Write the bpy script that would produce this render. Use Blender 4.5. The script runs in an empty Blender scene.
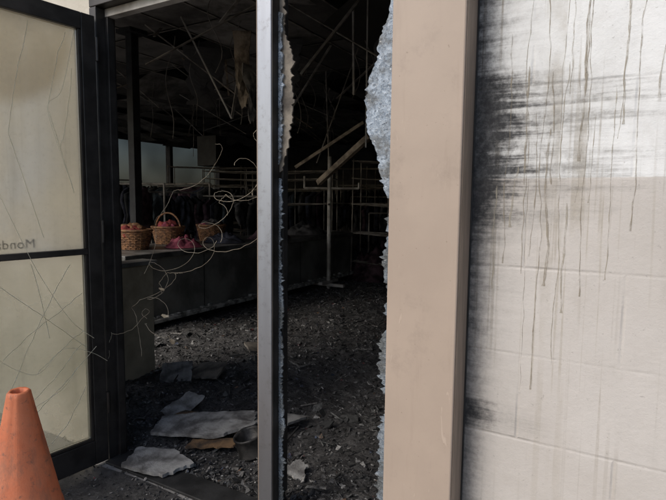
import bpy, math, random, bmesh
from mathutils import Vector, Matrix, noise
random.seed(7)
S=bpy.context.scene
R=math.radians
# ---------------------------------------------------------------- helpers
def empty(name,loc=(0,0,0)):
    o=bpy.data.objects.new(name,None); S.collection.objects.link(o); o.location=loc; return o
def mesh(name,verts,faces,mat=None,parent=None,smooth=False):
    me=bpy.data.meshes.new(name); me.from_pydata([tuple(v) for v in verts],[],faces); me.update()
    o=bpy.data.objects.new(name,me); S.collection.objects.link(o)
    if mat: me.materials.append(mat)
    if parent: o.parent=parent
    if smooth:
        for p in me.polygons: p.use_smooth=True
    return o
BF=[(0,3,2,1),(4,5,6,7),(0,1,5,4),(1,2,6,5),(2,3,7,6),(3,0,4,7)]
def bverts(a,b):
    x0,y0,z0=a;x1,y1,z1=b
    return [(x0,y0,z0),(x1,y0,z0),(x1,y1,z0),(x0,y1,z0),(x0,y0,z1),(x1,y0,z1),(x1,y1,z1),(x0,y1,z1)]
def box(name,a,b,mat,parent=None,bev=0.0):
    o=mesh(name,bverts(a,b),BF,mat,parent)
    if bev:
        m=o.modifiers.new('b','BEVEL'); m.width=bev; m.segments=2
    return o
def boxes(name,lst,mat,parent=None,bev=0.0):
    V=[];F=[]
    for a,b in lst:
        n=len(V); V+=bverts(a,b); F+=[tuple(i+n for i in f) for f in BF]
    o=mesh(name,V,F,mat,parent)
    if bev:
        m=o.modifiers.new('b','BEVEL'); m.width=bev; m.segments=2
    return o
def beam(name,p,q,w,h,mat,parent=None,bev=0.002):
    p=Vector(p);q=Vector(q);d=q-p;L=d.length
    rot=d.to_track_quat('X','Z').to_matrix().to_4x4()
    o=box(name,(0,-w/2,-h/2),(L,w/2,h/2),mat,parent,bev)
    o.data.transform(Matrix.Translation(p)@rot); return o
def curve(name,pts,r,mat,parent=None,cyc=False,smooth=True,res=2):
    cu=bpy.data.curves.new(name,'CURVE'); cu.dimensions='3D'; cu.bevel_depth=r; cu.bevel_resolution=res
    lst=pts if isinstance(pts[0][0],(list,tuple,Vector)) else [pts]
    for P in lst:
        s=cu.splines.new('POLY'); s.points.add(len(P)-1)
        for i,p in enumerate(P): s.points[i].co=(p[0],p[1],p[2],1)
        s.use_cyclic_u=cyc; s.use_smooth=smooth
    cu.materials.append(mat)
    o=bpy.data.objects.new(name,cu); S.collection.objects.link(o)
    if parent:o.parent=parent
    return o
class NT:
    def __init__(s,name):
        s.m=bpy.data.materials.new(name); s.m.use_nodes=True; s.t=s.m.node_tree; s.t.nodes.clear()
        s.out=s.n('ShaderNodeOutputMaterial')
        s.tc=s.n('ShaderNodeTexCoord')
    def n(s,t,**k):
        x=s.t.nodes.new(t)
        for a,b in k.items(): setattr(x,a,b)
        return x
    def l(s,a,b): s.t.links.new(a,b)
    def mapping(s,scale=(1,1,1),loc=(0,0,0),src=None):
        m=s.n('ShaderNodeMapping'); m.inputs['Scale'].default_value=scale; m.inputs['Location'].default_value=loc
        s.l(src or s.tc.outputs['Object'],m.inputs['Vector']); return m.outputs[0]
    def noise(s,scale=5,detail=4,rough=.55,vec=None,dist=0):
        x=s.n('ShaderNodeTexNoise'); x.inputs['Scale'].default_value=scale; x.inputs['Detail'].default_value=detail
        x.inputs['Roughness'].default_value=rough; x.inputs['Distortion'].default_value=dist
        s.l(vec or s.tc.outputs['Object'],x.inputs['Vector']); return x.outputs['Fac']
    def ramp(s,f,a,b,lo=0.,hi=1.):
        x=s.n('ShaderNodeMapRange'); x.interpolation_type='SMOOTHSTEP'
        x.inputs['From Min'].default_value=a; x.inputs['From Max'].default_value=b
        x.inputs['To Min'].default_value=lo; x.inputs['To Max'].default_value=hi
        s.l(f,x.inputs['Value']); return x.outputs[0]
    def math(s,op,a,b=None):
        x=s.n('ShaderNodeMath',operation=op)
        for i,v in enumerate((a,b)):
            if v is None: continue
            if isinstance(v,(int,float)): x.inputs[i].default_value=v
            else: s.l(v,x.inputs[i])
        return x.outputs[0]
    def mix(s,f,a,b):
        x=s.n('ShaderNodeMix',data_type='RGBA')
        for i,v in ((0,f),(6,a),(7,b)):
            if isinstance(v,(int,float)): x.inputs[i].default_value=v
            elif isinstance(v,tuple): x.inputs[i].default_value=(v[0],v[1],v[2],1)
            else: s.l(v,x.inputs[i])
        return x.outputs[2]
    def pr(s,col,rough=.6,metal=0,bump=None,bs=.3,bd=.01,spec=.5):
        p=s.n('ShaderNodeBsdfPrincipled')
        if isinstance(col,tuple): p.inputs['Base Color'].default_value=(*col[:3],1)
        else: s.l(col,p.inputs['Base Color'])
        if isinstance(rough,(int,float)): p.inputs['Roughness'].default_value=rough
        else: s.l(rough,p.inputs['Roughness'])
        p.inputs['Metallic'].default_value=metal
        p.inputs['Specular IOR Level'].default_value=spec
        if bump is not None:
            b=s.n('ShaderNodeBump'); b.inputs['Strength'].default_value=bs; b.inputs['Distance'].default_value=bd
            s.l(bump,b.inputs['Height']); s.l(b.outputs[0],p.inputs['Normal'])
        s.p=p; s.l(p.outputs[0],s.out.inputs[0]); return p
def simple(name,c1,c2=None,scale=6,rough=.6,metal=0,bs=.3,bd=.005,bscale=None,spec=.5,detail=5):
    t=NT(name); c2=c2 or tuple(x*.6 for x in c1)
    f=t.ramp(t.noise(scale,detail,.6),.35,.65)
    t.pr(t.mix(f,c2,c1),rough,metal,t.noise(bscale or scale*8,4,.6),bs,bd,spec); return t.m

# ---------------------------------------------------------------- materials
M={}
M['soot']=simple('sooty_wall',(.13,.125,.12),(.05,.047,.045),1.2,.85)
M['frame']=simple('bronze_aluminium',(.075,.068,.062),(.045,.040,.036),5,.38,.6,.1,.001,60)
M['leaf']=simple('bronze_door_metal',(.05,.046,.043),(.026,.024,.022),9,.4,.3,.15,.001,60,.5,8)
t=NT('weathered_sky_lit_bronze')
sx=t.n('ShaderNodeSeparateXYZ'); t.l(t.tc.outputs['Object'],sx.inputs[0])
v=t.mapping((9,9,.8)); f=t.ramp(t.noise(3,4,.5,v),.25,.75)
c=t.mix(f,(.30,.32,.36),(.36,.39,.44)); c=t.mix(t.ramp(sx.outputs[2],1.25,.25,0,.72),c,(.15,.135,.125))  # sky reflection painted into the bronze, fading to dark brown downwards
c=t.mix(t.math('MULTIPLY',t.ramp(t.noise(30,6,.75),.52,.72),.4),c,(.10,.09,.08))
t.pr(c,.38,.5,t.noise(40),.06,.001); M['mull']=t.m
t=NT('tan_painted_steel')
f=t.ramp(t.noise(3,6,.6),.3,.7)
g=t.ramp(t.noise(4,6,.7,t.mapping((9,9,.6))),.55,.8)
c=t.mix(f,(.375,.298,.24),(.42,.335,.27)); c=t.mix(t.math('MULTIPLY',g,.3),c,(.28,.21,.16))
sp=t.ramp(t.noise(90,2,.5),.70,.76); c=t.mix(t.math('MULTIPLY',sp,.55),c,(.2,.15,.11))
smu=t.ramp(t.noise(7,7,.75),.52,.75); c=t.mix(t.math('MULTIPLY',smu,.30),c,(.20,.16,.13))
sc_=t.ramp(t.noise(1,2,.5,t.mapping((60,1,9),(3,0,7)),1.2),.70,.74); c=t.mix(t.math('MULTIPLY',sc_,.4),c,(.55,.45,.37))
t.pr(c,.55,0,t.noise(140,3,.6),.15,.001); M['pillar']=t.m
t=NT('brown_return'); f=t.ramp(t.noise(5,6,.6,t.mapping((9,9,1))),.3,.7)
t.pr(t.mix(f,(.20,.155,.12),(.30,.23,.18)),.55,0,t.noise(90),.1,.001); M['pillar2']=t.m  # darker brown than the pillar's front face
M['stucco']=simple('pale_stucco',(.62,.58,.50),(.52,.48,.40),3,.85,0,.5,.004,60)
# block wall
t=NT('painted_block_wall')
sx=t.n('ShaderNodeSeparateXYZ'); t.l(t.tc.outputs['Object'],sx.inputs[0]); X,Y,Z=sx.outputs
cb=t.n('ShaderNodeCombineXYZ'); t.l(X,cb.inputs[0]); t.l(t.math('ADD',Z,-.07+.003),cb.inputs[1])
br=t.n('ShaderNodeTexBrick'); br.inputs['Scale'].default_value=1; br.inputs['Brick Width'].default_value=.5; br.inputs['Row Height'].default_value=.25
br.inputs['Mortar Size'].default_value=.007; br.inputs['Mortar Smooth'].default_value=1.; t.l(cb.outputs[0],br.inputs['Vector'])
joint=t.math('MULTIPLY',br.outputs['Fac'],t.ramp(t.noise(5,5,.65),.35,.68,.1,1))
zz=t.math('ADD',Z,t.math('MULTIPLY',t.math('ADD',t.noise(60,3,.6),-.5),.005))
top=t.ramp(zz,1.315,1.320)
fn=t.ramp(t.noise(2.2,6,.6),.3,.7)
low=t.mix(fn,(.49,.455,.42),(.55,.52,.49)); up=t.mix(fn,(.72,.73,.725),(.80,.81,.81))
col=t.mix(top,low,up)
blot=t.ramp(t.noise(14,7,.75),.46,.74); col=t.mix(t.math('MULTIPLY',blot,.16),col,(.34,.31,.27))
spk=t.ramp(t.noise(95,3,.6),.66,.74); col=t.mix(t.math('MULTIPLY',spk,.35),col,(.2,.18,.16))
col=t.mix(t.math('MULTIPLY',joint,.12),col,(.33,.30,.27))
def runs(sx_,zs,lo,hi,seed,amt,c_,dist=.15):
    global col
    st=t.ramp(t.noise(1,2,.5,t.mapping((sx_,sx_,zs),(seed,0,seed*2)),dist),lo,hi)
    msk=t.ramp(t.noise(1,4,.6,t.mapping((3.6,1,2.0),(seed+3,1,2))),.42,.58)
    brk=t.ramp(t.noise(1,5,.7,t.mapping((50,1,22),(seed,1,2))),.25,.6,.35,1)
    col=t.mix(t.math('MULTIPLY',t.math('MULTIPLY',st,brk),t.math('MULTIPLY',msk,t.math('MULTIPLY',t.ramp(Z,.25,1.4,.25,1),amt))),col,c_)
runs(34,.6,.60,.66,1.3,.60,(.34,.30,.235))
runs(58,.8,.61,.66,4.7,.75,(.29,.25,.19))
runs(75,.7,.62,.67,14.7,.65,(.33,.29,.22))
runs(44,.5,.63,.69,21.3,.60,(.26,.23,.18))
runs(16,.4,.58,.72,8.2,.35,(.40,.38,.34))
hz2=t.math('MULTIPLY',t.ramp(t.noise(2.,6,.7,t.mapping((2.8,1,1.2),(5,0,1))),.42,.75),t.ramp(Z,.9,1.5,.12,.34))
col=t.mix(hz2,col,(.42,.41,.39))
# soot fanning out from behind the post
dx=t.math('ADD',X,.395)
n1=t.noise(1,8,.70,t.mapping((3.2,1,52)),.25)
n2=t.noise(1,5,.65,t.mapping((1.5,1,8),(0,0,3.3)))
n3=t.noise(60,5,.75)
band=t.math('MULTIPLY',t.ramp(Z,1.02,1.36),t.ramp(Z,1.70,1.52))
low1=t.math('MULTIPLY',t.math('MULTIPLY',t.ramp(Z,.54,.60),t.ramp(Z,.70,.64)),.42)
gen=t.ramp(Z,.2,1.9,.12,.32)
bb=t.math('MAXIMUM',t.math('MAXIMUM',band,low1),gen)
n1c=t.ramp(n1,.30,.72)
reach=t.math('ADD',t.math('ADD',t.math('MULTIPLY',n1c,.17),t.math('MULTIPLY',n2,.15)),t.math('MULTIPLY',n3,.05))
edge=t.math('MULTIPLY',reach,bb)
q2=t.math('SUBTRACT',t.math('MULTIPLY',edge,1.9),dx); veil=t.math('MULTIPLY',t.ramp(q2,-.12,.24),t.ramp(n3,.3,.7,.35,.8))
col=t.mix(veil,col,(.19,.18,.165))
q=t.math('SUBTRACT',t.math('MULTIPLY',edge,.75),dx)
soot=t.ramp(t.math('ADD',q,t.math('MULTIPLY',t.math('ADD',n3,-.5),.05)),-.05,.075)
col=t.mix(t.math('MULTIPLY',soot,t.ramp(n3,.2,.7,.80,.98)),col,(.025,.026,.029))
h=t.math('SUBTRACT',t.math('ADD',t.math('MULTIPLY',t.noise(70,6,.75),.5),t.math('MULTIPLY',t.noise(12,4,.6),.6)),t.math('MULTIPLY',joint,.7))
t.pr(col,.75,0,h,.8,.004,.3); M['block']=t.m
def dripmat(name,c,al):
    t=NT(name); p=t.pr(t.mix(t.noise(25,4,.6),tuple(x*.7 for x in c),c),.6,0)
    t.l(t.ramp(t.noise(1,5,.75,t.mapping((80,80,20))),.30,.66,al*.05,al),p.inputs['Alpha']); return t.m
M['drip']=dripmat('drip_stain',(.36,.315,.24),.7)
M['drip2']=dripmat('drip_stain_pale',(.46,.42,.34),.7)
t=NT('burnt_wet_floor')
f=t.ramp(t.noise(9,8,.75),.40,.66); g=t.ramp(t.noise(70,6,.8),.50,.68); g2=t.ramp(t.noise(2.2,5,.6),.4,.65)
c=t.mix(f,(.03,.028,.028),(.13,.125,.12)); c=t.mix(t.math('MULTIPLY',g,.7),c,(.26,.255,.25)); c=t.mix(t.math('MULTIPLY',g2,.35),c,(.16,.155,.15))
t.pr(c,t.ramp(t.noise(5,4,.6),.35,.65,.3,.8),0,t.noise(60,9,.8),1,.02); M['floor']=t.m
t=NT('charred_bits')
a=t.n('ShaderNodeVertexColor',layer_name='Col')
c=t.mix(t.ramp(t.noise(70,4,.6),.3,.7),(.03,.03,.03),a.outputs['Color'])
t.pr(c,.6,0,t.noise(150,4,.7),.6,.003); M['bits']=t.m
M['tile']=simple('fallen_tile',(.36,.355,.34),(.11,.105,.10),11,.85,0,.7,.005,90,.5,8)
M['tile2']=simple('fallen_tile_brown',(.26,.23,.19),(.08,.07,.06),9,.85,0,.6,.004,90,.5,8)
M['cardb']=simple('charred_wood',(.20,.12,.06),(.05,.035,.025),14,.8,0,.6)
t=NT('ceiling_panel')
a=t.n('ShaderNodeVertexColor',layer_name='Col')
f=t.ramp(t.noise(1.6,6,.7),.3,.7); c=t.mix(f,(.09,.083,.076),a.outputs['Color'])
t.pr(c,.85,0,t.noise(60),.4,.004,.2); M['ctile']=t.m
M['tbar']=simple('heat_stained_steel',(.40,.36,.31),(.15,.13,.11),6,.6,.1)
M['beam']=simple('scorched_timber',(.45,.36,.26),(.12,.09,.06),9,.75,0,.6,.004,60,.5,8)
M['palerod']=simple('sooty_white_metal',(.60,.57,.52),(.32,.29,.25),7,.6)
M['black']=simple('blackened_metal',(.03,.03,.03),(.012,.012,.012),8,.6)
M['counter']=simple('sooty_laminate',(.28,.275,.25),(.11,.108,.10),2.2,.35,0,.25,.002,25,.5,8)
M['ctop']=simple('counter_top_soot',(.20,.195,.185),(.06,.06,.055),5,.4)
M['cend']=simple('tan_laminate',(.50,.43,.31),(.28,.24,.17),3,.6)
M['kick']=simple('ash_trim',(.60,.59,.55),(.16,.155,.14),14,.8)
M['wicker']=simple('wicker',(.36,.18,.08),(.13,.065,.035),30,.7)
M['pink']=simple('pink_cloth',(.46,.11,.16),(.22,.045,.075),9,.85,0,.6,.01,20)
M['red']=simple('red_cloth',(.34,.055,.045),(.16,.025,.025),9,.85,0,.6,.01,20)
M['cream']=simple('cream_cloth',(.6,.5,.34),(.35,.27,.17),9,.85)
M['wire']=simple('burnt_wire',(.46,.40,.30),(.22,.18,.13),9,.5,.2)
t=NT('crack_edge'); d=t.n('ShaderNodeBsdfDiffuse'); tl=t.n('ShaderNodeBsdfTranslucent'); d.inputs[0].default_value=(.95,.92,.78,1); tl.inputs[0].default_value=(1,.97,.85,1)
m=t.n('ShaderNodeMixShader'); t.l(t.ramp(t.noise(40),.3,.7,.4,.9),m.inputs[0]); t.l(d.outputs[0],m.inputs[1]); t.l(tl.outputs[0],m.inputs[2]); t.l(m.outputs[0],t.out.inputs[0]); M['crack']=t.m
M['letter']=simple('vinyl_lettering',(.17,.15,.13),(.12,.11,.09),9,.6)
M['walk']=simple('concrete_walk',(.30,.29,.275),(.20,.195,.185),3,.9,0,.4,.004,80)
M['asph']=simple('asphalt',(.055,.055,.055),(.04,.04,.04),5,.9,0,.5,.005,120)
M['paint']=simple('white_road_paint',(.7,.7,.68),(.5,.5,.48),20,.8)
M['earth']=simple('ground_far',(.12,.11,.08),(.07,.08,.045),.05,.95)
M['roof']=simple('roof_deck',(.16,.15,.14),(.07,.07,.065),2,.9)
t=NT('faded_orange_plastic')
f=t.ramp(t.noise(7,6,.65),.3,.7); g=t.ramp(t.noise(18,7,.8,t.mapping((1,1,.35))),.46,.66); g2=t.ramp(t.noise(45,5,.75),.55,.68)
c=t.mix(f,(.48,.12,.045),(.56,.18,.085)); c=t.mix(t.math('MULTIPLY',g,.65),c,(.26,.11,.065)); c=t.mix(t.math('MULTIPLY',g2,.65),c,(.10,.065,.05))
t.pr(c,.65,0,t.noise(60,5,.7),.4,.003); M['cone']=t.m
M['rubber']=simple('black_rubber',(.04,.04,.04),(.02,.02,.02),8,.8)
def film(name,base,dark,amt0,amt1,sc,seed,dirt=.6):
    t=NT(name)
    n=t.noise(sc,5,.55,t.mapping((1,1,1),(seed,seed,seed)),.4); f=t.ramp(n,.3,.7)
    sx=t.n('ShaderNodeSeparateXYZ'); t.l(t.tc.outputs['Object'],sx.inputs[0]); x,_,z=sx.outputs
    dz=t.math('SUBTRACT',z,1.95); dxx=t.math('SUBTRACT',x,.36)
    rr=t.math('SQRT',t.math('ADD',t.math('MULTIPLY',dz,dz),t.math('MULTIPLY',dxx,t.math('MULTIPLY',dxx,1.6))))
    patch=t.ramp(t.math('ADD',rr,t.math('MULTIPLY',n,.08)),.41,.33)
    edge=t.ramp(x,.30,.10)
    col=t.mix(f,dark,base); col=t.mix(t.math('MULTIPLY',edge,.6),col,dark); col=t.mix(t.math('MULTIPLY',patch,dirt),col,(dark[0]*.66,dark[1]*.58,dark[2]*.44))
    sr=t.ramp(t.noise(1,5,.65,t.mapping((24,24,1.2))),.48,.75); col=t.mix(t.math('MULTIPLY',sr,.25),col,tuple(x*.55 for x in dark))
    gr=t.ramp(t.noise(55,5,.75),.5,.75); col=t.mix(t.math('MULTIPLY',gr,.25),col,tuple(x*.5 for x in dark))
    d=t.n('ShaderNodeBsdfDiffuse'); tl=t.n('ShaderNodeBsdfTranslucent'); t.l(col,d.inputs[0]); t.l(col,tl.inputs[0])
    m1=t.n('ShaderNodeMixShader'); m1.inputs[0].default_value=.7; t.l(d.outputs[0],m1.inputs[1]); t.l(tl.outputs[0],m1.inputs[2])
    tr=t.n('ShaderNodeBsdfTransparent'); tr.inputs[0].default_value=(.9,.9,.88,1)
    m2=t.n('ShaderNodeMixShader'); t.l(t.ramp(n,.3,.75,amt0,amt1),m2.inputs[0]); t.l(tr.outputs[0],m2.inputs[1]); t.l(m1.outputs[0],m2.inputs[2])
    g=t.n('ShaderNodeBsdfGlossy'); g.inputs['Roughness'].default_value=.06
    fr=t.n('ShaderNodeFresnel'); fr.inputs[0].default_value=1.45
    m3=t.n('ShaderNodeMixShader'); t.l(fr.outputs[0],m3.inputs[0]); t.l(m2.outputs[0],m3.inputs[1]); t.l(g.outputs[0],m3.inputs[2])
    t.l(m3.outputs[0],t.out.inputs[0]); return t.m
M['glassU']=film('smoked_glass_upper',(.97,.95,.88),(.80,.73,.57),.45,.85,1.6,1.3)
M['glassL']=film('smoked_glass_lower',(.74,.72,.58),(.44,.42,.31),.30,.75,1.8,4.1)
t=NT('hazy_window'); tr=t.n('ShaderNodeBsdfTransparent'); d=t.n('ShaderNodeBsdfDiffuse'); d.inputs[0].default_value=(.1,.1,.1,1)
m=t.n('ShaderNodeMixShader'); t.l(t.ramp(t.noise(.6,2,.4),.3,.7,.60,.74),m.inputs[0]); t.l(tr.outputs[0],m.inputs[1]); t.l(d.outputs[0],m.inputs[2]); t.l(m.outputs[0],t.out.inputs[0]); M['dirtyglass']=t.m
t=NT('crazed_glass')
v=t.n('ShaderNodeTexVoronoi'); v.feature='DISTANCE_TO_EDGE'; v.inputs['Scale'].default_value=130; t.l(t.tc.outputs['Object'],v.inputs['Vector'])
v2=t.n('ShaderNodeTexVoronoi'); v2.inputs['Scale'].default_value=130; t.l(t.tc.outputs['Object'],v2.inputs['Vector'])
e=t.ramp(v.outputs['Distance'],.0,.10,1,0)
sc=t.n('ShaderNodeSeparateColor'); t.l(v2.outputs['Color'],sc.inputs[0])
sx=t.n('ShaderNodeSeparateXYZ'); t.l(t.tc.outputs['Object'],sx.inputs[0])
c=t.mix(sc.outputs[0],(.20,.27,.36),(.50,.60,.72)); c=t.mix(t.math('MULTIPLY',e,.5),c,(.80,.85,.9))
c=t.mix(t.math('MULTIPLY',t.ramp(t.noise(14,6,.7),.40,.62),.8),c,(.12,.12,.11))
c=t.mix(t.ramp(sx.outputs[2],1.35,1.15,0,.5),c,(.10,.11,.11))
p=t.pr(c,.15,0,e,.5,.0015); t.l(t.math('ADD',t.math('MULTIPLY',e,.25),t.math('ADD',t.math('MULTIPLY',sc.outputs[1],.45),.38)),p.inputs['Alpha']); M['shard']=t.m
def cloth(i,c):
    g=sum(c)/3; c=tuple(g*.5+x*.5 for x in c)
    return simple('scorched_cloth_%d'%i,tuple(x*1.6 for x in c),tuple(x*.3 for x in c),7,.9,0,.5,.01,25,.2)
CL=[cloth(i,c) for i,c in enumerate([(.03,.03,.032),(.045,.05,.085),(.085,.03,.055),(.02,.02,.02),(.10,.09,.085),(.035,.06,.075),(.14,.05,.07),(.03,.03,.05)])]

# ---------------------------------------------------------------- ground
mesh('ground',[(-400,-400,-.16),(400,-400,-.16),(400,400,-.16),(-400,400,-.16)],[(0,1,2,3)],M['earth'])
mesh('parking_lot',[(-60,-50,-.156),(60,-50,-.156),(60,-1.2,-.156),(-60,-1.2,-.156)],[(0,1,2,3)],M['asph'])
boxes('parking_stripes',[((-30+i*2.7,-7,-.1555),(-29.9+i*2.7,-2,-.152)) for i in range(22)],M['paint'])
sw=empty('sidewalk')
boxes('slabs',[((-30+i*1.5,-1.05,-.15),(-30+i*1.5+1.49,1.50,0.0)) for i in range(40)],M['walk'],sw,.004)
box('kerb',(-30,-1.2,-.15),(30,-1.055,-.002),M['walk'],sw,.015)

# ---------------------------------------------------------------- building
B=empty('store_building')
XL,XR,YB,H=-13.0,2.2,16.0,4.0
box('right_shell',(XR,1.75,-.15),(XR+.2,YB,H),M['soot'],B)
box('back_shell',(XL-.2,YB,-.15),(XR+.2,YB+.2,H),M['soot'],B)
boxes('left_shell',[((XL-.2,1.75,-.15),(XL,YB,.8)),((XL-.2,1.75,3.0),(XL,YB,H)),((XL-.2,14.2,.8),(XL,YB,3.0))]+[((XL-.2,y,.8),(XL,y+.12,3.0)) for y in (1.75,3.5,5.5,7.5,9.4,11.9)],M['soot'],B)
box('left_window_glass',(XL-.11,1.87,.8),(XL-.1,14.2,3.0),M['dirtyglass'],B)  # only the far windows show; the rest are added to brighten the interior
box('roof',(XL-.3,1.45,H),(8.6,YB+.3,H+.25),M['roof'],B)
box('front_fascia',(XL-.2,1.56,2.62),(-.62,1.74,H),M['stucco'],B)
box('left_pier',(-3.4,1.53,-.15),(-2.135,1.595,2.62),M['stucco'],B,.008)
boxes('added_bay_sill',[((XL-.2,1.55,-.15),(-3.405,1.75,.25))],M['stucco'],B)
boxes('added_bay_posts',[((-3.405-3*i-.1,1.56,.25),(-3.405-3*i,1.66,2.62)) for i in range(1,4)],M['frame'],B)  # unseen bays, left open and added to let more daylight inside
box('floor_slab',(XL,1.5,-.15),(XR,YB,-.002),M['walk'],B)

wall=empty('block_wall')
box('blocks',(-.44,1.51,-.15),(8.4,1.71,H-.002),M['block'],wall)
V=[];F=[];V2=[];F2=[]
def drip(x,z0,z1,w,VV,FF):
    n=int(8+abs(z1-z0)*60); base=len(VV); sd=random.uniform(0,99); bulb=random.random()<.35
    for i in range(n+1):
        s=i/n; z=z0+(z1-z0)*s
        ww=w*(.35+.9*abs(noise.noise(Vector((sd,z*30,0))))+.3*abs(noise.noise(Vector((sd,z*6,2)))))
        if bulb and s>.975: ww=w*1.0
        if i==0: ww=w*.15
        xx=x+.016*noise.noise(Vector((sd,z*4,3)))+.004*noise.noise(Vector((sd,z*22,7)))
        VV+= [(xx-ww/2,1.5096,z),(xx,1.5092,z),(xx+ww/2,1.5096,z)]
    for i in range(n):
        a=base+i*3
        FF+=[(a,a+1,a+4,a+3),(a+1,a+2,a+5,a+4)]
for x,z0,z1,w in [(-.262,1.62,1.30,.010),(-.258,1.9,1.05,.004),(-.235,1.50,1.10,.004),(-.215,2.3,.72,.005),(-.20,1.45,1.02,.011),(-.19,1.6,1.3,.007),
    (-.165,1.62,.80,.004),(-.12,2.3,1.36,.009),(-.108,2.0,1.0,.004),(-.05,1.55,1.05,.004),(-.03,2.3,1.45,.008),(.005,2.3,1.18,.005),(.055,2.3,1.5,.007),(-.15,1.25,.95,.008),(-.285,1.35,1.18,.010),(-.335,1.3,1.0,.006)]:
    (drip(x,z0,z1,w,V,F) if random.random()<.5 else drip(x,z0,z1,w,V2,F2))
for i in range(12):
    x=random.uniform(-.34,.10); z0=random.choice((2.3,random.uniform(1.2,1.9))); drip(x,z0,z0-random.uniform(.15,.9),random.uniform(.002,.0045),*((V,F) if i%2 else (V2,F2)))
for i in range(90):
    x=random.uniform(.22,6); z0=random.uniform(1.5,2.6); drip(x,z0,z0-random.uniform(.3,1.3),random.uniform(.003,.007),V,F)
mesh('drips_dark',V,F,M['drip'],wall); mesh('drips_pale',V2,F2,M['drip2'],wall)

pl=empty('tan_pillar')
box('casing',(-.62,1.40,-.1),(-.407,1.70,3.2),M['pillar'],pl,.004)
box('return_strip',(-.4065,1.409,-.1),(-.4045,1.508,3.2),M['pillar2'],pl)
box('sealant_bead',(-.4042,1.503,-.1),(-.400,1.5085,3.2),M['black'],pl,.001)
box('upper_block',(-.62,1.56,3.2),(-.44,1.70,H),M['stucco'],pl)

df=empty('door_frame')
box('hinge_jamb',(-2.13,1.50,0),(-2.085,1.60,2.09),M['leaf'],df,.003)
box('jamb_stop',(-2.084,1.545,0),(-2.066,1.58,2.055),M['leaf'],df,.002)
box('header',(-2.13,1.50,2.092),(-1.205,1.61,2.14),M['frame'],df,.003)
box('header_lit_strip',(-2.084,1.545,2.056),(-1.205,1.585,2.091),M['palerod'],df,.002)  # pale colour stands in for light on the header's underside
box('transom_bar',(-2.13,1.50,2.56),(-.62,1.61,2.615),M['frame'],df,.003)
box('threshold',(-2.08,1.47,0.001),(-1.2,1.60,.014),M['black'],df,.003)
mu=empty('window_mullion')
box('post',(-1.197,1.51,0),(-1.134,1.60,2.555),M['mull'],mu,.003)
box('side_shade_strip',(-1.1335,1.5135,.05),(-1.130,1.598,2.55),M['leaf'],mu,.001)  # dark strip painting shade onto the mullion's side face
box('stop_bead',(-1.1295,1.565,.1),(-1.120,1.596,2.55),M['black'],mu,.001)
box('edge_strip',(-1.2035,1.515,0),(-1.1975,1.53,2.55),M['pillar2'],mu,.001)

# broken window
bw=empty('broken_window')
def plate(name,pts,y,th,mat,parent):
    n=len(pts); V=[(x,y,z) for x,z in pts]+[(x,y+th,z) for x,z in pts]
    F=[tuple(range(n)),tuple(range(2*n-1,n-1,-1))]+[(i,i+n,(i+1)%n+n,(i+1)%n) for i in range(n)]
    return mesh(name,V,F,mat,parent)
def jag(ctrl,side_x,step=.007,amp=.006):
    out=[]
    for (w0,z0),(w1,z1) in zip(ctrl,ctrl[1:]):
        n=max(1,int(abs(z1-z0)/step))
        for i in range(n):
            s=i/n; out.append((w0+(w1-w0)*s+random.uniform(-amp,amp)*(.6 if random.random()<.75 else 1.9), z0+(z1-z0)*s+random.uniform(-.3,.3)*step))
    out.append(ctrl[-1]); return out
XP=-.687
R1=[(.0,1.90),(-.012,1.84),(-.03,1.80),(-.05,1.745),(-.048,1.71),(-.075,1.66),(-.093,1.58),(-.083,1.55),(-.088,1.51),(-.068,1.45),(-.052,1.43),(-.045,1.40),(-.030,1.33),(-.012,1.28),(-.004,1.26)]
plate('shard_pillar_top',[(-.60,1.90)]+[(XP+w,z) for w,z in jag(R1,0)]+[(-.60,1.25)],1.55,.006,M['shard'],bw)
R2=[(.008,1.22),(-.006,1.18),(-.004,1.12),(-.018,1.07),(-.010,1.0),(.006,.94),(-.004,.90),(.010,.84),(-.012,.80),(-.026,.76),(-.026,.70),(-.008,.62),(.004,.58),(.010,.55),(-.006,.52),(-.024,.44),(-.014,.36),(-.020,.25),(-.024,.06)]
plate('shard_pillar_low',[(-.60,1.23)]+[(XP+w,z) for w,z in jag(R2,0,.006,.008)]+[(-.60,.05)],1.55,.006,M['shard'],bw)
XM=-1.122
L1=[(.004,2.4),(.008,2.1),(.012,1.95),(.012,1.85),(.040,1.80),(.052,1.74),(.042,1.68),(.054,1.60),(.045,1.52),(.03,1.45),(.014,1.40),(.006,1.36)]
plate('shard_mullion_top',[(-1.134,2.4),(-1.134,1.35)]+[(XM+w,z) for w,z in jag(L1,0)][::-1],1.556,.006,M['tile2'],bw)
L1b=[(.002,1.92),(.010,1.9),(.006,1.8),(.014,1.7),(.006,1.6),(.010,1.5),(.002,1.4)]
plate('shard_mullion_bright',[(-1.1285,1.92),(-1.1285,1.38)]+[(XM+w,z) for w,z in jag(L1b,0)][::-1],1.546,.006,M['shard'],bw)
L2=[(.002,1.33),(.008,1.2),(.000,1.1),(.006,.95),(.012,.85),(.004,.75),(.014,.66),(.004,.56),(.012,.46),(.018,.38),(.006,.30),(.014,.22),(.008,.12),(.01,.05)]
plate('shard_mullion_low',[(-1.1285,1.33),(-1.1285,.05)]+[(XM+w,z) for w,z in jag(L2,0,.006,.008)][::-1],1.55,.006,M['shard'],bw)
box('sill',(-1.13,1.51,0.0),(-.625,1.60,.05),M['frame'],bw,.003)

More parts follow.
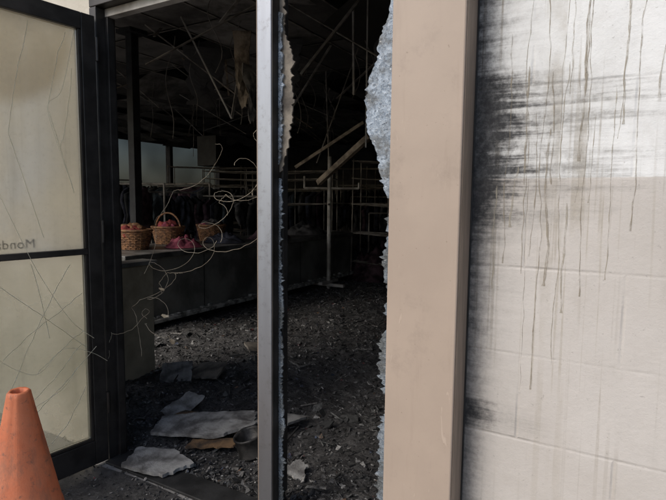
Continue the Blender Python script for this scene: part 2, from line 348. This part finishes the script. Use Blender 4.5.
# door leaf
LX=-2.09
leaf=empty('storefront_door',(LX,1.485,0))
leaf.rotation_euler=(0,0,math.atan2(-.995,-.10))
W=.86
boxes('stiles_rails',[((0,-.022,.02),(.062,.022,2.04)),((W-.06,-.022,.02),(W,.022,2.04)),((.0625,-.022,.02),(W-.0605,.022,.135)),((.0625,-.022,1.97),(W-.0605,.022,2.04)),((.0625,-.02,1.0),(W-.0605,.02,1.026))],M['leaf'],leaf,.003)
boxes('glass_stops',[((.063,-.017,.136),(.075,.017,.999)),((.063,-.017,1.027),(.075,.017,1.969)),((.0755,-.016,.136),(W-.061,.016,.148))],M['frame'],leaf,.002)
box('upper_glass',(.0755,-.003,1.027),(W-.061,.003,1.969),M['glassU'],leaf)
box('lower_glass',(.0755,-.003,.1485),(W-.061,.003,.999),M['glassL'],leaf)
for i,z in enumerate((.25,1.05,1.85)):
    curve('hinge_%d'%i,[(-.005,.024,z),(-.005,.024,z+.1)],.009,M['frame'],leaf)
def crackline(a,b,n=30,j=.003,y=.0045,bow=0):
    P=[];off=0
    for i in range(n+1):
        s=i/n; off+=random.uniform(-j,j)
        P.append((a[0]+(b[0]-a[0])*s+off*.4,y,a[1]+(b[1]-a[1])*s+off+bow*math.sin(math.pi*s)))
    return P
cr=[crackline((.09,.83),(.42,.60)),crackline((.09,.66),(.30,.52),bow=.02),crackline((.09,.52),(.36,.30)),crackline((.09,.40),(.26,.16),bow=-.03),crackline((.08,.58),(.5,.98)),crackline((.30,.98),(.24,.66),bow=.02),crackline((.14,.96),(.42,.42),bow=.03),crackline((.1,.60),(.45,.35),bow=-.04)]
curve('cracks_lower',cr,.0013,M['crack'],leaf,res=1)
cr=[crackline((.12,1.94),(.20,1.6),24,.004,bow=.02),crackline((.20,1.6),(.10,1.25),24,.004),crackline((.27,1.95),(.36,1.5),24,.004,bow=.03),crackline((.36,1.5),(.25,1.1),24,.004),crackline((.10,1.8),(.16,1.45),24,.004,bow=-.05)]
curve('cracks_upper',cr,.0011,M['crack'],leaf,res=1)
fc=bpy.data.curves.new('lettering','FONT'); fc.body='Monday - Friday'; fc.size=.052; fc.extrude=.0004; fc.materials.append(M['letter']); fc.space_character=1.05
to=bpy.data.objects.new('lettering',fc); S.collection.objects.link(to); to.parent=leaf; to.location=(.275,-.0045,1.045)
to.rotation_euler=(math.pi/2,0,0)

# ---------------------------------------------------------------- cone
cn=empty('traffic_cone',(-1.477,.78,0)); cn.rotation_euler=(R(1.0),R(1.5),0)
prof=[(.178,.03),(.172,.036),(.165,.04),(.10,.36),(.098,.362),(.031,.695),(.029,.706),(.024,.711),(.018,.708),(.016,.69),(.016,.6)]
n=64;V=[];F=[]
for r,z in prof:
    for k in range(n):
        a=2*math.pi*k/n; d=1+.02*noise.noise(Vector((math.cos(a),math.sin(a),z*6)))
        if z>.68: d+=.10*noise.noise(Vector((math.cos(a)*3,math.sin(a)*3,z*9)))
        V.append((r*d*math.cos(a),r*d*math.sin(a),z))
for i in range(len(prof)-1):
    for k in range(n): F.append((i*n+k,i*n+(k+1)%n,(i+1)*n+(k+1)%n,(i+1)*n+k))
mesh('body',V,F,M['cone'],cn,True)
box('base',(-.2,-.2,0.006),(.2,.2,.03),M['rubber'],cn,.010)

# ---------------------------------------------------------------- burnt floor
def fh(x,y):
    v=Vector((x*1.3,y*1.3,0)); h=.04*max(0,noise.noise(v)+.25)
    h+=.020*abs(noise.noise(Vector((x*7,y*7,3))))+.012*abs(noise.noise(Vector((x*22,y*22,5))))+.006*abs(noise.noise(Vector((x*55,y*55,5))))
    return h
x0,x1,y0,y1=-5.2,-.3,1.62,7.2; nx,ny=430,480
V=[];F=[]
for j in range(ny+1):
    for i in range(nx+1):
        x=x0+(x1-x0)*i/nx; y=y0+(y1-y0)*(j/ny)
        e=min(1,(y-y0)/.15,(x-x0)/.3,(x1-x)/.3,(y1-y)/.4)
        V.append((x,y,.003+max(0,e)*fh(x,y)))
for j in range(ny):
    for i in range(nx):
        a=j*(nx+1)+i; F.append((a,a+1,a+nx+2,a+nx+1))
mesh('burnt_floor',V,F,M['floor'])
mesh('store_floor',[(XL,1.56,.001),(XR,1.56,.001),(XR,YB,.001),(XL,YB,.001)],[(0,1,2,3)],M['floor'])
P=[]
for k in range(60):
    a=6.28318*k/60; r=1+.25*noise.noise(Vector((math.cos(a)*2,math.sin(a)*2,9)))
    P.append((-1.75+.85*r*math.cos(a),1.22+.42*r*math.sin(a) if math.sin(a)<0 else 1.22+.24*math.sin(a),.004))
mesh('ash_spill',P,[tuple(range(60))],M['floor'])
V=[];F=[];C=[]
def chip(x,y,z,s,flat,col):
    n=random.choice((3,4,5,6)); base=len(V)
    rot=Matrix.Rotation(random.uniform(0,6.28),3,'Z')@Matrix.Rotation(random.gauss(0,.45),3,'X')@Matrix.Rotation(random.gauss(0,.45),3,'Y')
    as_=random.uniform(.2,1)
    ring=[(math.cos(6.283*k/n+random.uniform(-.5,.5))*s*random.uniform(.45,1.15),math.sin(6.283*k/n+random.uniform(-.5,.5))*s*as_) for k in range(n)]
    for sg in (-1,1):
        for a,b in ring:
            p=rot@Vector((a,b,sg*flat/2)); V.append((x+p.x,y+p.y,z+p.z)); C.append(col)
    F.append(tuple(base+n-1-k for k in range(n))); F.append(tuple(base+n+k for k in range(n)))
    for k in range(n): F.append((base+k,base+(k+1)%n,base+n+(k+1)%n,base+n+k))
def rc():
    r=random.random()
    if r<.58: g=random.uniform(.02,.08); return (g,g*.98,g*.95,1)
    if r<.86: g=random.uniform(.10,.25); return (g,g*.97,g*.94,1)
    if r<.98: g=random.uniform(.28,.55); return (g,g*.98,g*.94,1)
    return random.choice([(.25,.13,.06,1),(.2,.05,.05,1),(.08,.1,.16,1)])
for i in range(24000):
    t_=random.random()**1.6; y=1.6+5.3*t_; x=random.uniform(-3.75,-.5)
    s=random.choice((.003,.004,.005,.007,.010,.016))*random.uniform(.7,1.4)*(1+.15*(y-1.6)); chip(x,y,.006+fh(x,y),s,s*random.uniform(.08,.5),rc())
for i in range(3500):
    x=random.uniform(-2.6,-.6); y=random.uniform(.85,2.0)
    if y<1.5 and (x<-2.4 or abs(y-1.45)>random.random()*.7): continue
    s=random.uniform(.002,.010); chip(x,y,.006+(fh(x,y) if y>1.65 else .002),s,s*.4,rc())
for i in range(260):
    x=random.uniform(-3.7,-.5); y=random.uniform(1.8,7)
    s=random.uniform(.02,.06); c=random.uniform(.03,.2); chip(x,y,.012+fh(x,y),s,random.uniform(.002,.012),(c,c,c*.95,1))
for i in range(260):
    x=random.uniform(-3.7,-.5); y=random.uniform(1.7,6.5); L=random.uniform(.03,.16); a=random.uniform(0,3.14); w=random.uniform(.002,.006)
    c=random.choice((.02,.04,.04,.15,.3)); z=.012+fh(x,y); dx_,dy_=math.cos(a)*L,math.sin(a)*L; b=len(V); tz=random.uniform(-.02,.03)
    for (px_,py_,pz_) in [(x,y,z),(x+dx_,y+dy_,z+tz)]:
        for (ox,oz) in ((-w,-w),(w,-w),(w,w),(-w,w)):
            V.append((px_-math.sin(a)*ox,py_+math.cos(a)*ox,pz_+oz)); C.append((c,c*.95,c*.88,1))
    F+=[(b,b+1,b+5,b+4),(b+1,b+2,b+6,b+5),(b+2,b+3,b+7,b+6),(b+3,b,b+4,b+7),(b+3,b+2,b+1,b),(b+4,b+5,b+6,b+7)]
o=mesh('charred_debris',V,F,M['bits'])
ca=o.data.color_attributes.new('Col','FLOAT_COLOR','POINT')
ca.data.foreach_set('color',[q for c in C for q in c])

def slab(name,cx,cy,z,pts,th,rz,tilt,mat):
    e=empty(name,(cx,cy,z)); e.rotation_euler=(tilt[0],tilt[1],rz)
    P=[]
    n=len(pts)
    for i in range(n):
        a=pts[i];b=pts[(i+1)%n]
        for k in range(9):
            s=k/9; j=.007 if k else 0
            P.append((a[0]+(b[0]-a[0])*s+random.uniform(-j,j),a[1]+(b[1]-a[1])*s+random.uniform(-j,j)))
    n=len(P)
    V=[(x,y,0) for x,y in P]+[(x,y,th) for x,y in P]
    F=[tuple(range(n-1,-1,-1)),tuple(range(n,2*n))]+[(i,(i+1)%n,(i+1)%n+n,i+n) for i in range(n)]
    mesh('tile_piece',V,F,mat,e); return e
slab('ceiling_tile_piece',-1.86,1.92,.075,[(-.25,-.13),(.10,-.15),(.27,-.02),(.22,.13),(-.10,.10),(-.28,.05)],.016,.35,(R(3),R(-4)),M['tile'])
slab('ceiling_tile_piece',-1.62,2.12,.08,[(-.2,-.06),(.1,-.10),(.22,.03),(.05,.10),(-.15,.08)],.014,.7,(R(-6),R(5)),M['tile'])
slab('ceiling_tile_piece',-1.83,1.57,.03,[(-.14,-.08),(.08,-.10),(.17,.02),(.02,.10),(-.15,.07)],.016,.3,(R(4),R(2)),M['tile'])
slab('ceiling_tile_piece',-2.63,2.40,.06,[(-.12,-.10),(.10,-.12),(.14,.08),(-.05,.12)],.016,.9,(R(22),R(-8)),M['tile'])
slab('ceiling_tile_piece',-2.16,2.05,.06,[(-.07,-.12),(.06,-.10),(.04,.12),(-.05,.08)],.010,.2,(R(28),R(35)),M['tile'])
slab('ceiling_tile_piece',-1.22,1.80,.05,[(-.05,-.04),(.05,-.03),(.03,.06),(-.03,.05)],.010,.2,(R(20),R(25)),M['tile'])
slab('charred_board',-1.90,1.99,.045,[(-.26,-.05),(.22,-.07),(.26,.04),(-.2,.07)],.014,.25,(R(2),R(1)),M['cardb'])
slab('charred_board',-1.72,1.80,.05,[(-.12,-.03),(.12,-.04),(.13,.03),(-.1,.04)],.010,.5,(R(6),R(-4)),M['cardb'])
slab('ceiling_tile_piece',-2.5,3.2,.06,[(-.15,-.08),(.14,-.10),(.12,.09),(-.1,.12)],.014,1.2,(R(8),R(9)),M['tile2'])
slab('ceiling_tile_piece',-2.45,2.55,.07,[(-.14,-.08),(.12,-.10),(.10,.09),(-.1,.11)],.014,.2,(R(14),R(-9)),M['tile2'])
can=empty('scorched_paint_can',(-1.52,1.88,.03)); can.rotation_euler=(R(12),R(-10),0)
prof=[(.001,.006),(.068,.006),(.070,.0),(.074,0),(.073,.006),(.071,.02),(.071,.085),(.075,.09),(.075,.097),(.071,.10),(.066,.098),(.060,.09),(.060,.02),(.001,.02)]
V=[];F=[];n=36
for r,z in prof:
    for k in range(n): V.append((r*math.cos(6.28318*k/n),r*math.sin(6.28318*k/n),z))
for i in range(len(prof)-1):
    for k in range(n): F.append((i*n+k,i*n+(k+1)%n,(i+1)*n+(k+1)%n,(i+1)*n+k))
mesh('shell',V,F,simple('scorched_tin',(.09,.085,.08),(.02,.02,.02),12,.5,.4),can,True)

# ---------------------------------------------------------------- counter
ct=empty('checkout_counter')
box('body',(-4.55,2.95,.10),(-3.80,7.2,.70),M['counter'],ct,.004)
box('top',(-4.60,2.90,.703),(-3.74,7.25,.755),M['ctop'],ct,.008)
box('plinth',(-4.5,2.98,0),(-3.85,7.15,.098),M['black'],ct)
box('base_trim',(-3.80,2.96,.10),(-3.72,7.18,.135),M['kick'],ct,.006)
boxes('panel_joints',[((-3.799,3.0+.9*i,.14),(-3.796,3.008+.9*i,.695)) for i in range(5)],M['black'],ct)
for i in range(30):
    y=3.0+i*.135+random.uniform(-.05,.05); s=random.uniform(.02,.05)
    box('ash_lump_%d'%i,(-3.78,y,.137),(-3.78+s,y+random.uniform(.02,.10),.137+random.uniform(.006,.03)),M['kick'],ct,.006)
st=empty('display_stand')
box('panel',(-2.94,2.1,.0),(-2.83,2.42,.80),M['cend'],st,.006)
box('cap',(-2.96,2.08,.802),(-2.81,2.44,.83),M['counter'],st,.004)
box('foot',(-2.955,2.085,0.0),(-2.815,2.098,.08),M['black'],st,.002)

def basket(loc,w,d,h,cm,hd):
    e=empty('wicker_basket',loc); n=36
    rings=[]
    for j in range(11):
        s=j/10; P=[]
        for k in range(n):
            a=6.28318*k/n; wob=.004*(1 if (k+j)%2 else -1)
            sc=.78+.22*s; P.append(((w/2*sc+wob)*math.cos(a),(d/2*sc+wob)*math.sin(a),.008+h*s))
        rings.append(P)
    curve('weave',rings,.0075,M['wicker'],e,cyc=True)
    curve('stakes',[[(w/2*(.78)*math.cos(a),d/2*.78*math.sin(a),0),(w/2*math.cos(a),d/2*math.sin(a),h+.012)] for a in [6.28318*k/18 for k in range(18)]],.006,M['wicker'],e)
    curve('rim',[[((w/2+.004)*math.cos(6.28318*k/n),(d/2+.004)*math.sin(6.28318*k/n),h+.015) for k in range(n)]],.013,M['wicker'],e,cyc=True)
    if hd: curve('handle',[(w/2*math.cos(math.pi*k/16),0,h+.17*math.sin(math.pi*k/16)) for k in range(17)],.010,M['wicker'],e)
    for q,mm in enumerate(cm):
        V=[];F=[];nu,nv=28,18
        ox=random.uniform(-.05,.05); oy=random.uniform(-.04,.04); rr=random.uniform(.8,.95)
        for i in range(nv+1):
            for k in range(nu):
                th=math.pi*i/nv; a=6.28318*k/nu
                p=Vector((math.sin(th)*math.cos(a),math.sin(th)*math.sin(a),math.cos(th)))
                dsp=1+.35*noise.noise(p*2.2+Vector((q*3,loc[0],0)))+.22*noise.noise(p*6)
                V.append((ox+p.x*w/2*rr*.85*dsp,oy+p.y*d/2*rr*.85*dsp,h*.9+q*.02+p.z*.075*dsp+.03*noise.noise(p*4+Vector((loc[1],q,0)))))
        for i in range(nv):
            for k in range(nu): F.append((i*nu+k,i*nu+(k+1)%nu,(i+1)*nu+(k+1)%nu,(i+1)*nu+k))
        mesh('cloth_%d'%q,V,F,mm,e,True)
basket((-4.2,3.36,.758),.38,.30,.17,[M['red'],M['wicker']],False)
basket((-4.40,3.98,.758),.38,.30,.17,[M['pink'],M['red']],True)
basket((-4.35,4.6,.758),.36,.30,.17,[M['pink'],CL[4]],False)
def clothpile(name,loc,sx,sy,sz,mat,seed):
    V=[];F=[];nu,nv=36,18
    for i in range(nv+1):
        for k in range(nu):
            r=i/nv; a=6.28318*k/nu
            rr=r*(1+.25*noise.noise(Vector((math.cos(a)*1.5,math.sin(a)*1.5,seed))))
            z=sz*(1-r**2.2)*(.75+.6*noise.noise(Vector((r*3*math.cos(a),r*3*math.sin(a),seed)))+.3*noise.noise(Vector((r*8*math.cos(a),r*8*math.sin(a),seed))))
            V.append((loc[0]+rr*sx*math.cos(a),loc[1]+rr*sy*math.sin(a),loc[2]+max(.004,z)))
    for i in range(nv):
        for k in range(nu): F.append((i*nu+k,i*nu+(k+1)%nu,(i+1)*nu+(k+1)%nu,(i+1)*nu+k))
    return mesh(name,V,F,mat,None,True)
clothpile('folded_cloth',(-3.97,3.80,.757),.17,.20,.12,M['pink'],3)
clothpile('folded_cloth',(-4.05,4.5,.757),.25,.22,.12,CL[1],5)
clothpile('folded_cloth',(-4.0,5.3,.757),.25,.3,.15,CL[6],6)
clothpile('folded_cloth',(-4.1,6.3,.757),.3,.4,.18,CL[4],8)
for i in range(14):
    clothpile('burnt_clothes_heap',(random.uniform(-6.5,-2.8),random.uniform(7.4,11),.0),random.uniform(.4,.8),random.uniform(.4,.8),random.uniform(.3,.7),random.choice(CL),i)

# ---------------------------------------------------------------- clothing racks
def rack(x,y,L,rot,h,n):
    e=empty('clothing_rack',(x,y,0)); e.rotation_euler=(0,0,rot)
    curve('rail',[[(-L/2,0,h),(L/2,0,h)],[(-L/2,0,0),(-L/2,0,h)],[(L/2,0,0),(L/2,0,h)],[(-L/2,-.25,.02),(-L/2,.25,.02)],[(L/2,-.25,.02),(L/2,.25,.02)]],.014,M['tbar'],e,smooth=False)
    by={}
    for i in range(n):
        X_=-L/2+.05+(L-.1)*i/(n-1)+random.uniform(-.03,.03); w=random.uniform(.14,.24); ln=random.uniform(.3,.95)*min(1,h/1.4); th=random.uniform(.015,.035)
        if random.random()<.28: continue
        k=random.randrange(len(CL)); V,F=by.setdefault(k,([],[]))
        b=len(V)
        prof=[(0.0,.03),(.05,.1),(.09,w),(.35*ln,w*random.uniform(.85,1.1)),(.7*ln,w*.9+random.uniform(-.05,.04)),(ln,w*.9+random.uniform(-.09,.04))]
        for dz,ww in prof:
            s1=random.uniform(-.025,.025)
            for sy in (-1,-.33,.33,1):
                for sx_ in (-1,1): V.append((X_+sx_*th+s1+random.uniform(-.010,.010),sy*ww,h-.05-dz+(.07*random.uniform(-1,1) if dz==ln else 0)))
        for r_ in range(5):
            a=b+r_*8
            for c_ in range(3):
                F.append((a+2*c_,a+2*c_+2,a+8+2*c_+2,a+8+2*c_)); F.append((a+2*c_+1,a+8+2*c_+1,a+8+2*c_+3,a+2*c_+3))
            F.append((a,a+8,a+9,a+1)); F.append((a+6,a+7,a+15,a+14))
    for k,(V,F) in by.items(): mesh('garments_%d'%k,V,F,CL[k],e,True)
for (x,y,L,r_,h,n_) in [(-6.3,4.6,1.8,.3,1.45,22),(-6.6,6.2,1.8,-.2,1.5,22),(-7.4,7.6,1.8,.5,1.5,22),(-5.6,7.9,1.6,.1,1.45,20),(-8.6,6.0,1.8,1.2,1.6,22),(-9.2,8.5,2,.2,1.6,22),
    (-4.9,8.9,1.6,.2,1.2,20),(-3.3,8.2,1.4,.9,1.05,18),(-3.9,9.8,1.6,-.3,1.2,20),(-5.0,11.2,1.8,.2,1.35,22),(-2.4,9.3,1.5,.4,1.1,18),(-6.6,10.2,1.8,0,1.5,22),(-8.2,11.5,2,.4,1.5,22),(-10.5,10.5,2,1.0,1.6,20),(-6.8,13,2,.2,1.6,20),(-3.8,13,2,.2,1.5,20),(-6.0,5.4,1.6,1.3,1.35,20),(-5.4,6.0,1.2,.2,1.3,16)]:
    rack(x,y,L,r_,h,n_)
fx=empty('garment_display_stand')
curve('post',[[(-3.6,6.12,0),(-3.6,6.12,1.85)]],.028,M['palerod'],fx,smooth=False)
curve('arms',[[(-3.9,5.95,1.42),(-3.25,6.32,1.42)],[(-3.9,5.95,1.42),(-3.9,5.95,1.58)],[(-3.25,6.32,1.42),(-3.25,6.32,1.5)],[(-3.75,6.40,1.2),(-3.45,5.85,1.2)]],.014,M['palerod'],fx,smooth=False)
boxes('feet',[((-3.85,6.09,.06),(-3.35,6.15,.10)),((-3.63,5.9,.101),(-3.57,6.35,.14))],M['palerod'],fx,.005)
def gondola(x,y,L,h,rot):
    e=empty('wire_shelving',(x,y,0)); e.rotation_euler=(0,0,rot); P=[]
    for sx_ in (-L/2,-L/6,L/6,L/2):
        for sy in (-.2,.2): P.append([(sx_,sy,0),(sx_+random.uniform(-.03,.03),sy,h)])
    for z in (.3,.75,1.2,1.6,h-.03):
        for sy in (-.2,-.1,0,.1,.2): P.append([(-L/2,sy,z),(0,sy,z-random.uniform(0,.06)),(L/2,sy,z)])
        for sx_ in (-L/2,L/2): P.append([(sx_,-.2,z),(sx_,.2,z)])
    curve('frame',P,.009,M['tbar'],e,smooth=False,res=1)
gondola(-2.9,7.4,1.8,1.9,.1); gondola(-5.2,6.9,2.2,1.75,.3); gondola(-8.0,8.9,2.4,2.0,.5); gondola(-4.6,10.3,2.4,2.0,.0); gondola(-2.6,11,2.4,2.2,.3)
col_=empty('steel_column'); box('shaft',(-5.05,4.0,0),(-4.95,4.1,3.9),M['black'],col_,.004); box('cap',(-5.12,3.93,3.1),(-4.88,4.17,3.18),M['black'],col_,.003)
sg=empty('hanging_sign'); box('board',(-6.05,6.1,1.78),(-5.65,6.35,2.25),M['black'],sg,.006); curve('chains',[[(-6.0,6.2,2.25),(-6.0,6.2,3.2)],[(-5.7,6.25,2.25),(-5.7,6.25,3.2)]],.004,M['tbar'],sg)

# ---------------------------------------------------------------- ceiling
CZ=3.15
ce=empty('suspended_ceiling')
V=[];F=[];C=[]
tx,ty=.61,1.22
for i in range(int((XR-XL)/tx)):
    for j in range(int((YB-1.8)/ty)):
        if random.random()<.16: continue
        X0=XL+i*tx+.012; Y0=1.8+j*ty+.012; g=random.choice((.16,.22,.3,.38,.46,.24))*random.uniform(.8,1.2)
        sag=random.uniform(0,.03) if random.random()<.7 else random.uniform(.05,.35)
        b=len(V); side=random.choice((0,1,2,3))
        nn=4
        for a in range(nn+1):
            for c_ in range(nn+1):
                u_=a/nn; w_=c_/nn
                if sag<.03: dz=-sag*math.sin(math.pi*u_)*math.sin(math.pi*w_)
                else: dz=-sag*[u_,w_,1-u_,1-w_][side]**1.5
                V.append((X0+u_*(tx-.024),Y0+w_*(ty-.024),CZ+dz)); C.append((g,g*.93,g*.85,1))
        for a in range(nn):
            for c_ in range(nn):
                k=b+a*(nn+1)+c_; F.append((k,k+1,k+nn+2,k+nn+1))
o=mesh('tiles',V,F,M['ctile'],ce)
ca=o.data.color_attributes.new('Col','FLOAT_COLOR','POINT'); ca.data.foreach_set('color',[q for c in C for q in c])
L=[]
for i in range(int((XR-XL)/tx)+1):
    X0=XL+i*tx; L.append(((X0-.011,1.76,CZ-.012),(X0+.011,YB,CZ-.008)))
for j in range(int((YB-1.8)/ty)+1):
    Y0=1.8+j*ty; L.append(((XL,Y0-.011,CZ-.0135),(XR,Y0+.011,CZ-.0125)))
boxes('grid',L,M['tbar'],ce)
boxes('joists',[((XL,2.5+2*i,3.5),(XR,2.6+2*i,3.85)) for i in range(7)],M['roof'],ce)
hd=empty('fallen_ceiling_framing')
def bar(a,b,w=.03,h=.012,m='tbar'): beam('bar',a,b,w,h,M[m],hd)
bar((-2.63,4.26,1.42),(-2.03,4.14,1.82),.05,.05,'beam'); bar((-2.95,4.33,1.58),(-2.35,4.65,2.03),.04,.03,'beam')
bar((-2.22,3.33,2.2),(-1.75,3.6,2.88),.035,.02,'tbar'); bar((-2.35,4.4,3.1),(-2.33,4.4,2.25),.02,.02,'palerod')
bar((-3.75,3.6,2.95),(-3.35,3.84,2.02),.035,.015,'palerod'); bar((-3.35,3.84,2.02),(-3.2,3.8,2.5),.03,.01)
bar((-4.6,3.9,3.1),(-3.7,4.5,2.3),.03,.012); bar((-4.3,5,3.1),(-3.6,5.2,2.2),.03,.012); bar((-2.9,5.6,3.1),(-3.3,5.3,1.7),.03,.012)
bar((-2.0,5.2,3.1),(-3.2,5.6,2.5),.03,.012); bar((-5.6,5.2,3.1),(-4.7,5.6,2.4),.03,.012); bar((-2.0,3.0,3.1),(-2.9,3.2,2.65),.03,.012)
bar((-3.4,2.6,3.1),(-2.3,3.0,2.75),.025,.012); bar((-3.9,6.5,3.1),(-3.9,6.6,1.9),.02,.02)
bar((-1.95,3.9,2.9),(-1.97,3.95,1.7),.012,.012,'palerod'); bar((-3.1,6.8,2.4),(-2.2,6.2,2.6),.04,.03,'beam')
for i in range(34):
    x=random.uniform(-8.5,-2); y=random.uniform(3.6,10); 
    a=random.uniform(0,6.28); L_=random.uniform(.5,1.6); dz=random.uniform(.2,.9)
    bar((x,y,3.12),(x+L_*math.cos(a),y+L_*math.sin(a),3.12-dz),.028,.010,random.choice(('tbar','tbar','palerod','beam')))
curve('hanging_wires',[[(x+.05*math.sin(k*.5+x),y+.04*math.cos(k*.7),3.15-k*L_/12) for k in range(13)] for x,y,L_ in [(random.uniform(-7,-1.6),random.uniform(3.2,8),random.uniform(.4,1.4)) for _ in range(30)]],.004,M['tbar'],hd)
def hang(p,w,h,rz,tilt,mat):
    e=empty('hanging_ceiling_panel',p); e.rotation_euler=(tilt,0,rz)
    V=[];F=[];n=16
    for i in range(n+1):
        for k in range(7):
            V.append(((k/6-.5)*w*(1-.45*i/n)+w*.25*noise.noise(Vector((i*.9,k*.3,p[0])))*(i/n),.03*math.sin(i*.5+k*.3),-h*i/n+.05*noise.noise(Vector((k*1.1,p[1],i*.2)))*(i/n)*2))
    for i in range(n):
        for k in range(6): a=i*7+k; F.append((a,a+1,a+8,a+7))
    o=mesh('panel',V,F,mat,e); m=o.modifiers.new('s','SOLIDIFY'); m.thickness=.010
hang((-2.98,3.55,2.70),.16,.6,.5,.15,M['beam']); hang((-2.75,3.35,2.35),.10,.45,1.2,-.2,M['tile2']); hang((-3.6,5.0,3.1),.5,.6,.4,.3,M['soot'])
hang((-4.6,4.8,3.1),.55,.7,.9,.3,M['soot']); hang((-2.3,5.1,3.1),.5,.8,-.2,.2,M['soot'])

# ---------------------------------------------------------------- curly wires
wr=empty('burnt_coiled_wires')
def coil(path,r0,r1,turns,seed):
    P=[]; N=140
    pts=[Vector(p) for p in path]
    for i in range(N+1):
        s=i/N*(len(pts)-1); k=min(int(s),len(pts)-2); f=s-k; f=f*f*(3-2*f)*.5+f*.5
        p=pts[k].lerp(pts[k+1],f); a=6.283*turns*i/N+1.2*noise.noise(Vector((i*.03,seed,0)))
        r=r0+(r1-r0)*i/N; r*=.75+.6*noise.noise(Vector((i*.025,seed,5)))
        P.append(p+Vector((r*math.cos(a),r*.6*math.sin(a+1),r*.8*math.sin(a)))+Vector((.004*noise.noise(Vector((i*.3,seed,1))),0,.004*noise.noise(Vector((i*.3,seed,8))))))
    return P
curve('wires',[coil([(-2.10,1.50,.50),(-2.02,1.55,.66),(-1.84,1.6,.72)],.02,.08,1.6,1),
 coil([(-1.84,1.6,.72),(-1.90,1.65,.95),(-1.62,1.7,1.06)],.05,.08,3,2),
 coil([(-1.62,1.7,1.06),(-1.55,1.75,1.25),(-1.40,1.7,1.40)],.06,.09,2.5,3),
 coil([(-1.95,1.6,.66),(-1.78,1.62,.60)],.02,.015,1.5,5),
 coil([(-2.0,1.6,.50),(-1.94,1.6,.82),(-1.72,1.7,.90)],.03,.07,1.5,11),
 coil([(-1.88,1.6,.82),(-1.68,1.7,1.0),(-1.45,1.75,1.10)],.05,.09,2.0,12),
 coil([(-1.6,1.7,1.18),(-1.45,1.8,1.30),(-1.30,1.7,1.28)],.08,.05,1.6,13),
 coil([(-1.98,1.6,.9),(-1.80,1.7,1.3),(-1.55,1.7,1.45)],.04,.06,1.3,17),
 coil([(-1.40,1.7,1.40),(-1.32,1.75,1.6),(-1.3,1.8,2.2)],.05,.015,1.5,6)],.0009,M['wire'],wr)
dirv=Vector((-.10,-.995,0)).normalized()
def onleaf(s,z,off=.03): p=Vector((LX,1.485,0))+dirv*s; return (p.x+off,p.y,z)
def swoop(ctrl,n=40,sd=0):
    P=[]
    for i in range(n+1):
        s=i/n*(len(ctrl)-1); k=min(int(s),len(ctrl)-2); f=s-k
        g=lambda q: ctrl[max(0,min(len(ctrl)-1,q))]
        a,b,c,d=g(k-1),g(k),g(k+1),g(k+2)
        P.append(tuple(.5*((2*b[m])+(-a[m]+c[m])*f+(2*a[m]-5*b[m]+4*c[m]-d[m])*f*f+(-a[m]+3*b[m]-3*c[m]+d[m])*f**3) for m in range(3)))
    return P
curve('door_wires',[swoop([onleaf(.0,.50),onleaf(.08,.56),onleaf(.2,.60),onleaf(.32,.52),onleaf(.5,.66)]),
  swoop([onleaf(.06,.62),onleaf(.16,.72),onleaf(.28,.93),onleaf(.36,1.12),onleaf(.45,1.35)]),
  swoop([onleaf(.1,1.95),onleaf(.16,1.7),onleaf(.22,1.62),onleaf(.18,1.45),onleaf(.13,1.3)]),
  swoop([onleaf(.05,.58),onleaf(.14,.50),onleaf(.22,.42),onleaf(.4,.36)])],.0010,M['crack'],wr)
for i,(x,y,z) in enumerate([(-1.78,1.62,.60),(-1.80,1.6,.72),(-1.84,1.62,.84)]):
    b=bmesh.new()
    for q in range(16):
        b.verts.new((x+random.uniform(-1,1)*.022,y+random.uniform(-1,1)*.006,z+random.uniform(-1,1)*.009+random.uniform(-.004,.004)))
    bmesh.ops.convex_hull(b,input=b.verts); me=bpy.data.meshes.new('melted_bit'); b.to_mesh(me); b.free()
    o=bpy.data.objects.new('melted_bit_%d'%i,me); me.materials.append(M['wire']); S.collection.objects.link(o); o.parent=wr

# ---------------------------------------------------------------- light
w=bpy.data.worlds.new('World'); S.world=w; w.use_nodes=True
nt=w.node_tree; bg=nt.nodes['Background']; sk=nt.nodes.new('ShaderNodeTexSky'); sk.sky_type='NISHITA'; sk.sun_disc=False
el,az=R(40),R(208)
sk.sun_elevation=el; sk.sun_rotation=az; sk.dust_density=2.5; sk.air_density=1.0; sk.ozone_density=1
nt.links.new(sk.outputs[0],bg.inputs[0]); bg.inputs[1].default_value=.15
sl=bpy.data.lights.new('sun','SUN'); sl.energy=2.0; sl.angle=R(30); sl.color=(1,.955,.90)
so=bpy.data.objects.new('sun',sl); S.collection.objects.link(so)
d=Vector((math.sin(az)*math.cos(el),math.cos(az)*math.cos(el),math.sin(el)))
so.rotation_euler=d.to_track_quat('Z','Y').to_euler(); so.location=d*20
cd=bpy.data.cameras.new('camera'); cam=bpy.data.objects.new('camera',cd); S.collection.objects.link(cam)
cd.lens=27.7; cd.sensor_width=36; cd.clip_start=.02; cd.clip_end=1500
cam.matrix_world=Matrix.Translation((0,0,1.25))@Matrix.Rotation(R(30),4,'Z')@Matrix.Rotation(R(90-5.5),4,'X')@Matrix.Rotation(R(.6),4,'Z')
S.camera=cam
S.view_settings.view_transform='Standard'; S.view_settings.look='None'; S.view_settings.exposure=0
